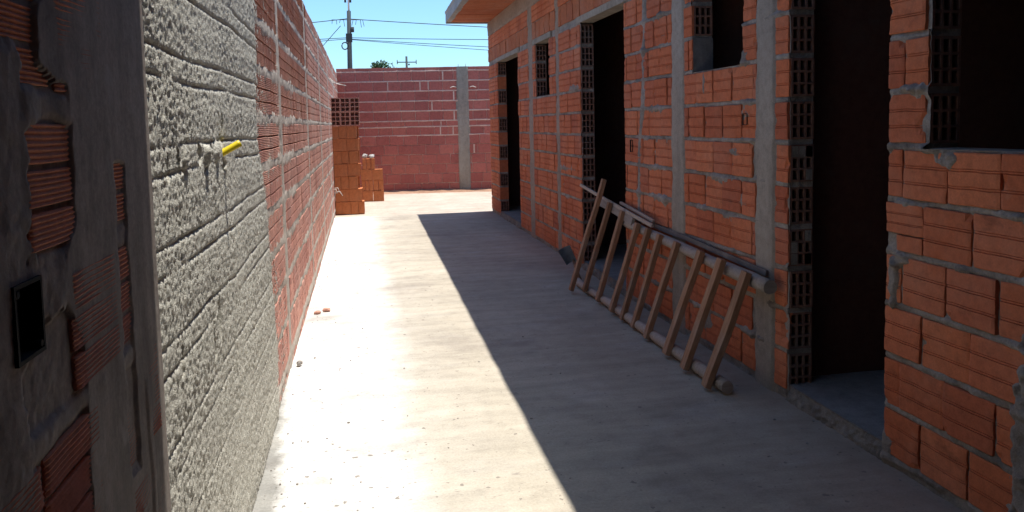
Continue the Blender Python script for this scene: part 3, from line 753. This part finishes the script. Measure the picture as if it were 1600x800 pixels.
def lump(name, mat, r, loc, sc=(1, 1, .7), seed=0):
    bm = bmesh.new(); bmesh.ops.create_icosphere(bm, subdivisions=3, radius=r)
    for v in bm.verts:
        a = v.co / r; v.co *= 1 + .28 * float(vn(a.x * 1.7 + seed, a.y * 1.7 + a.z * 1.1, 1, seed)) ; v.co = Vector((v.co.x * sc[0], v.co.y * sc[1], v.co.z * sc[2]))
    mz = min(v.co.z for v in bm.verts)
    for v in bm.verts: v.co.z -= mz
    me = bpy.data.meshes.new(name); bm.to_mesh(me); bm.free()
    return link(name, me, mat, None, loc)
tag(lump('mortar_lump', 'pale', .055, (.055, Y2 + .08, z), (1.0, 1, .8), 2), 'pale dried mortar lump on top of low stack, left of two', 'mortar lump', 'pale lumps on the low stack')
tag(lump('mortar_lump', 'pale', .055, (.185, Y2 + .06, z), (1.05, 1, .75), 5), 'pale dried mortar lump on top of low stack, right of two', 'mortar lump', 'pale lumps on the low stack')

# ================================================================== LADDER
LY = 5.1
ld = empty('wooden_ladder', (1.86, LY, 0), 'rough wooden ladder of round poles lying on its side against the house wall', 'ladder')
def pole(y0, y1, x0, x1, z0, z1, r, seed):
    m = MB(); P = []; Rr = []
    for i in range(26):
        t = i / 25; P.append((x0 + (x1 - x0) * t + .008 * float(vn(t, seed, 4, 1)), y0 + (y1 - y0) * t, z0 + (z1 - z0) * t + .007 * float(vn(t, seed, 5, 2)))); Rr.append(r * (1 + .1 * float(vn(t, seed, 9, 3)) - .12 * t))
    m.tube(P, Rr, 14, 0, .08, seed); return m.build('pole', 'pole_wood', ld)
pole(3.80, 6.75, 1.862, 1.862, .042, .04, .038, 1)
pole(3.70, 5.98, 2.055, 2.06, .588, .652, .038, 2)
for (yb, xb, zb, yt, xt, zt, w_) in ((6.437, 1.712, .03, 6.387, 2.005, .977, .042), (6.31, 1.80, .045, 6.27, 2.02, .79, .040), (6.0, 1.815, .03, 5.96, 2.025, .75, .044), (5.62, 1.812, .03, 5.58, 2.01, .70, .042), (5.40, 1.818, .02, 5.36, 2.012, .69, .038),
                                  (5.175, 1.82, .02, 5.13, 2.014, .675, .038), (4.888, 1.815, .02, 4.84, 2.012, .665, .04), (4.506, 1.80, .025, 4.46, 2.005, .668, .045), (4.197, 1.79, .025, 4.15, 1.998, .668, .048), (3.898, 1.785, .02, 3.85, 1.995, .648, .05)):
    A = Vector((xb, yb, zb)); B = Vector((xt, yt, zt)); L = (B - A).length
    bm = bevel_box((w_ * 1.25, .036, L), .0035)
    bmesh.ops.subdivide_edges(bm, edges=[e for e in bm.edges if e.calc_length() > L * .8], cuts=6)
    sd_ = random.random() * 50
    for v in bm.verts:
        v.co.x += .008 * float(vn(v.co.z * 3, sd_, 1)); v.co.y += .005 * float(vn(v.co.z * 4, sd_ + 4, 1)); v.co.x *= 1 + .06 * float(vn(v.co.z * 6, sd_ + 8, 1))
    me = bpy.data.meshes.new('rung'); bm.to_mesh(me); bm.free()
    zax = (B - A).normalized(); xax = Vector((0, 1, 0)); xax = (xax - zax * xax.dot(zax)).normalized(); yax = zax.cross(xax)
    o = link('rung', me, 'wood', ld); o.matrix_parent_inverse = Matrix.Identity(4)
    o.matrix_basis = Matrix.Translation((A + B) / 2 - ld.location) @ Matrix((xax, yax, zax)).transposed().to_4x4()
def strip(name, mat, A, B, w_, t_, roll=0, label=None, cat=None, parent=None, group=None):
    A = Vector(A); B = Vector(B); L = (B - A).length
    bm = bevel_box((L, t_, w_), .003); bmesh.ops.subdivide_edges(bm, edges=[e for e in bm.edges if e.calc_length() > L * .8], cuts=8)
    s0 = random.random() * 40
    for v in bm.verts: v.co.z += .006 * float(vn(v.co.x * 2, s0, 1)); v.co.y += .003 * float(vn(v.co.x * 3, s0 + 3, 1))
    me = bpy.data.meshes.new(name); bm.to_mesh(me); bm.free()
    xax = (B - A).normalized(); zax = Vector((0, 0, 1)); zax = (zax - xax * zax.dot(xax)).normalized(); yax = zax.cross(xax)
    o = link(name, me, mat); o.matrix_basis = Matrix.Translation((A + B) / 2) @ Matrix((xax, yax, zax)).transposed().to_4x4() @ Matrix.Rotation(roll, 4, 'X')
    return tag(o, label, cat, group)
strip('wooden_lath', 'lath', (2.045, 5.36, .705), (2.055, 7.28, .862), .028, .02, .2, 'long thin wooden lath on top of the ladder, reaching into the doorway', 'lath', group='laths on the ladder')
strip('wooden_lath', 'lath', (2.075, 5.42, .735), (2.085, 6.2, .79), .022, .02, .1, 'short thin wooden lath beside the long one on top of the ladder', 'lath', group='laths on the ladder')
strip('wooden_board', 'pole_wood', (2.035, 5.75, .69), (2.04, 6.72, .772), .062, .025, .25, 'thick grey board end under the laths at the far end of the ladder', 'board')
strip('wooden_board', 'greyboard', (2.104, 3.83, .64), (2.106, 5.75, .70), .032, .016, .15, 'thin dark weathered board lying along the wall behind the ladder', 'board')
# small scoop leaning beyond the ladder
sh = empty('shovel', (1.93, 7.1, 0), 'small blue-grey steel shovel with wooden handle leaning beyond the far end of ladder', 'shovel')
b = MB(); nu, nv_ = 9, 9
V = []
for i in range(nu):
    for j in range(nv_):
        a = (i / (nu - 1) - .5); c_ = j / (nv_ - 1)
        V.append((a * .125 * (1 - .15 * (1 - c_)), -.035 * (2 * a) ** 2 - .02 * c_, c_ * .155 + (.012 if c_ == 1 else 0)))
b.add(V, grid_faces(nu, nv_), 0, True); V2 = [(x, y + .004, z_) for x, y, z_ in V]; b.add(V2, grid_faces(nu, nv_, None, True), 0, True)
me = b.mesh('blade'); o = link('blade', me, 'steel', sh); o.location = (.005, .13, .13); o.rotation_euler = (.10, -.45, -.25)
b = MB(); b.tube([(.03, .16, .16), (.01, .0, .10), (-.01, -.22, .02)], [.014, .015, .016], 10, 0, .05, 3); b.build('handle', 'wood', sh, loc=(0, 0, 0))

# ================================================================== LITTER ON THE FLOOR
tag(lump('brick_fragment', 'left_brick', .022, (-.392, 6.30, -.001), (1.3, 1, .6), 3), 'red brick fragment on the white floor near the wall, nearer the wall of two', 'fragment', 'brick fragments on the floor')
tag(lump('brick_fragment', 'left_brick', .024, (-.318, 6.36, -.001), (1.4, 1, .6), 6), 'red brick fragment on the white floor, further from the wall of two', 'fragment', 'brick fragments on the floor')
tag(lump('stone', 'stone', .02, (-.427, 4.93, -.001), (1, 1, .8), 9), 'dark grey stone on the floor at the foot of the left wall', 'stone')
g = MB(); base = []
bm = bmesh.new(); bmesh.ops.create_icosphere(bm, subdivisions=1, radius=1); BV = np.array([v.co[:] for v in bm.verts]); BF = [[v.index for v in f.verts] for f in bm.faces]; bm.free()
for i in range(420):
    y = 2.6 + 11 * random.random() ** 1.7
    x = random.choice([-.45 + abs(random.gauss(0, .16)), random.uniform(-.45, 2.1), random.uniform(-.45, .6), 2.12 - abs(random.gauss(0, .12))])
    r = .0016 + .0042 * random.random() ** 3
    if x < -.46 or x > 2.1: continue
    sc = np.array([r * random.uniform(.8, 1.6), r * random.uniform(.8, 1.6), r * random.uniform(.5, .9)])
    g.add(BV * sc * (1 + .25 * RS.rand(len(BV), 1)) + np.array([x, y, r * .3]), BF, 0)
tag(g.build('grit', ['stone', 'left_brick']), kind='stuff')

# ================================================================== BEYOND THE WALLS
PD = 52.0
def at(px_az, el, d): return Vector((px_az * d, d, 1.465 + el * d))
up = empty('utility_pole', (-.0115 * PD, PD, 0), 'dark utility pole with coiled cable and insulators, larger one on the left', 'utility pole')
b = MB(); b.tube([(0, 0, -.1), (0.03, 0, 4.5), (.10, 0, 8.85)], [.19, .165, .125], 12); b.build('shaft', 'upole', up, loc=(0, 0, 0))
b = MB(); b.tube([(.10, 0, 8.85), (.11, 0, 10.2)], [.06, .05], 8); b.build('mast', 'upole_glare', up, loc=(0, 0, 0))
b = MB()
for dx in (-.10, .22): b.tube([(dx, 0, 9.38), (dx, 0, 9.75)], [.07, .05], 8)
b.tube([(-.2, 0, 9.72), (.4, 0, 9.72)], .06, 8); b.build('insulator', 'upole', up, loc=(0, 0, 0))
b = MB(); b.tube([(-1.0, .1, 8.3), (1.0, .1, 8.3)], .02, 6)
for dx in (-.95, -.7, -.45, -.25, .35, .55, .8, .95): b.tube([(dx, .1, 8.3), (dx + random.uniform(-.1, .1), .1, 8.3 - random.uniform(.15, .5))], .018, 6)
b.build('crossarm', 'cable', up, loc=(0, 0, 0))
b = MB(); b.tube([(-.22 + .19 * math.cos(a), -.2, 6.62 + .22 * math.sin(a)) for a in np.linspace(0, 2 * math.pi, 25)], .035, 8); b.build('cable_coil', 'cable', up, loc=(0, 0, 0))
b = MB(); b.box((-.14, -.26, 6.85), (.26, -.16, 7.4)); b.build('junction_box', 'upole', up, loc=(0, 0, 0)); b = MB(); b.tube([(.27, -.1, 7.5), (.27, -.1, 7.82)], .13, 10); b.build('street_light_relay', 'upole', up, loc=(0, 0, 0))
u2 = empty('utility_pole', (.0589 * 104, 104, 0), 'thin distant utility pole with a crossarm, smaller one behind the far wall', 'utility pole')
b = MB(); b.tube([(0, 0, -.1), (0, 0, 10.45)], [.2, .13], 8); b.build('shaft', 'upole', u2, loc=(0, 0, 0))
b = MB(); b.tube([(-1.2, 0, 9.7), (1.3, 0, 9.7)], .07, 6)
for dx in (-1.2, 1.25): b.tube([(dx, 0, 9.45), (dx, 0, 10.0)], .06, 6)
b.tube([(.3, 0, 9.3), (.3, 0, 9.5)], .12, 6); b.build('crossarm', 'upole', u2, loc=(0, 0, 0))
def cable(pts, r, label):
    b = MB(); P = [Vector(p) for p in pts]; Q = []
    for a, c_ in zip(P[:-1], P[1:]):
        L = (c_ - a).length
        for i in range(14):
            t = i / 14; q_ = a.lerp(c_, t); q_.z -= 4 * t * (1 - t) * L * L * .00022; Q.append(q_)
    Q.append(P[-1]); b.tube(Q, r, 6)
    return tag(b.build('power_cable', 'cable'), label, 'cable', 'cables strung from the utility pole')
d = PD
cable([at(-.36, .098, d), at(-.012, .1325, d), at(.158, .1228, d), at(.75, .10, d)], .026, 'uppermost dark cable crossing the sky over the utility pole')
cable([at(-.36, .095, d), at(-.012, .1095, d), at(.158, .107, d), at(.75, .095, d)], .022, 'thin faint cable halfway down the pole, higher of the lower three')
cable([at(-.36, .085, d), at(-.012, .108, d), at(.158, .098, d), at(.75, .07, d)], .02, 'thin faint cable, middle one of the lower three at the pole')
cable([at(-.012, .1075, d), at(.158, .094, d), at(.75, .055, d)], .018, 'thin faint cable, lowest one running right from the pole')
cable([at(-.020, .124, d), at(-.041, .101, d), at(-.13, .01, d)], .022, 'slanting stay cable falling left from the pole top')

def tree(x, y, H, rx, label, seed):
    rnd = random.Random(seed)
    t = empty('tree', (x, y, 0), label, 'tree')
    b = MB(); b.tube([(0, 0, -.1), (.1, 0, H * .3), (.0, .1, H * .55)], [.22, .17, .12], 8)
    for i in range(7):
        a = rnd.uniform(0, 6.28); b.tube([(0, .1, H * (.35 + .03 * i)), (math.cos(a) * rx * .35, math.sin(a) * rx * .35, H * .66), (math.cos(a) * rx * .6, math.sin(a) * rx * .6, H * .82)], [.07, .05, .02], 6)
    b.build('trunk', 'bark', t, loc=(0, 0, 0))
    V = []; F = []
    for i in range(34):
        a = rnd.uniform(0, 6.28); q_ = math.sqrt(rnd.random()) * rx * .8; cz = H * .72 + (H * .25) * (1 - (q_ / rx) ** 2) * rnd.uniform(-.5, 1) * .95
        cx_, cy_ = math.cos(a) * q_, math.sin(a) * q_; cr = rx * rnd.uniform(.14, .3)
        for j in range(150):
            d_ = Vector((rnd.gauss(0, 1), rnd.gauss(0, 1), rnd.gauss(0, .7))) * cr * .55; c = Vector((cx_, cy_, cz)) + d_
            if c.z > H: c.z = H - rnd.random() * .3
            s1 = rnd.uniform(.08, .16); n_ = Vector((rnd.gauss(0, 1), rnd.gauss(0, 1), rnd.gauss(0, 1))).normalized(); m_ = n_.orthogonal().normalized(); l_ = n_.cross(m_)
            k0 = len(V); V += [c - m_ * s1, c + l_ * s1 * .5, c + m_ * s1, c - l_ * s1 * .5]; F.append((k0, k0 + 1, k0 + 2, k0 + 3))
    b = MB(); b.add(V, F); b.build('crown', 'leaf', t, loc=(0, 0, 0))
tree(.0275 * 62, 62, 6.75, 1.6, 'small green tree crown just showing above the far wall', 4)

# ================================================================== LIGHT, SKY, CAMERA
to_sun = Vector((.17, .02, 1)).normalized()
L = bpy.data.lights.new('sun', 'SUN'); L.energy = 4.25; L.angle = rad(.53); L.color = (1, .955, .88)
lo = bpy.data.objects.new('sun', L); COL.objects.link(lo); lo.rotation_euler = to_sun.to_track_quat('Z', 'Y').to_euler(); lo.location = (5, 5, 20)
W = bpy.data.worlds.new('World'); S.world = W; W.use_nodes = True; nt = W.node_tree; nt.nodes.clear()
out = nd(nt, 'ShaderNodeOutputWorld'); bg = nd(nt, 'ShaderNodeBackground'); bg.inputs[1].default_value = .15
sky = nd(nt, 'ShaderNodeTexSky', sky_type='NISHITA', sun_disc=False)
sky.sun_elevation = math.asin(to_sun.z); sky.sun_rotation = math.atan2(to_sun.x, to_sun.y); sky.air_density = 1.0; sky.dust_density = .6; sky.ozone_density = 1.6
nt.links.new(mix(nt, 1.0, sky.outputs[0], (.56, .78, .92), 'MULTIPLY'), bg.inputs[0]); nt.links.new(bg.outputs[0], out.inputs[0])

f, cy, vp, roll, cx = 1230., 290., (564., 198.), rad(1.25), 800.
dv = np.array([vp[0] - cx, vp[1] - cy, f]); dv /= np.linalg.norm(dv)
dn = np.array([math.sin(roll), math.cos(roll), 0]); dn[2] = -(dn[0] * dv[0] + dn[1] * dv[1]) / dv[2]; dn /= np.linalg.norm(dn)
Xa = np.cross(dv, -dn); Rw = np.array([Xa, dv, -dn])        # world = Rw @ cam(x right, y down, z fwd)
Mx = Matrix([[Rw[i][0], -Rw[i][1], -Rw[i][2]] for i in range(3)]).to_4x4()
cam = bpy.data.cameras.new('camera'); cam.sensor_fit = 'HORIZONTAL'; cam.sensor_width = 36; cam.lens = f * 36 / 1600
cam.shift_x = 0; cam.shift_y = -(400 - cy) / 1600; cam.clip_start = .05; cam.clip_end = 5000
co_ = bpy.data.objects.new('camera', cam); COL.objects.link(co_); co_.matrix_world = Matrix.Translation((0, 0, 1.465)) @ Mx
S.camera = co_
S.render.engine = 'CYCLES'; S.render.resolution_x = 1024; S.render.resolution_y = 512
S.cycles.use_denoising = True; S.cycles.max_bounces = 10; S.cycles.diffuse_bounces = 6
S.view_settings.view_transform = 'Standard'; S.view_settings.look = 'None'; S.view_settings.exposure = .68; S.view_settings.gamma = 1; S.view_settings.use_curve_mapping = False
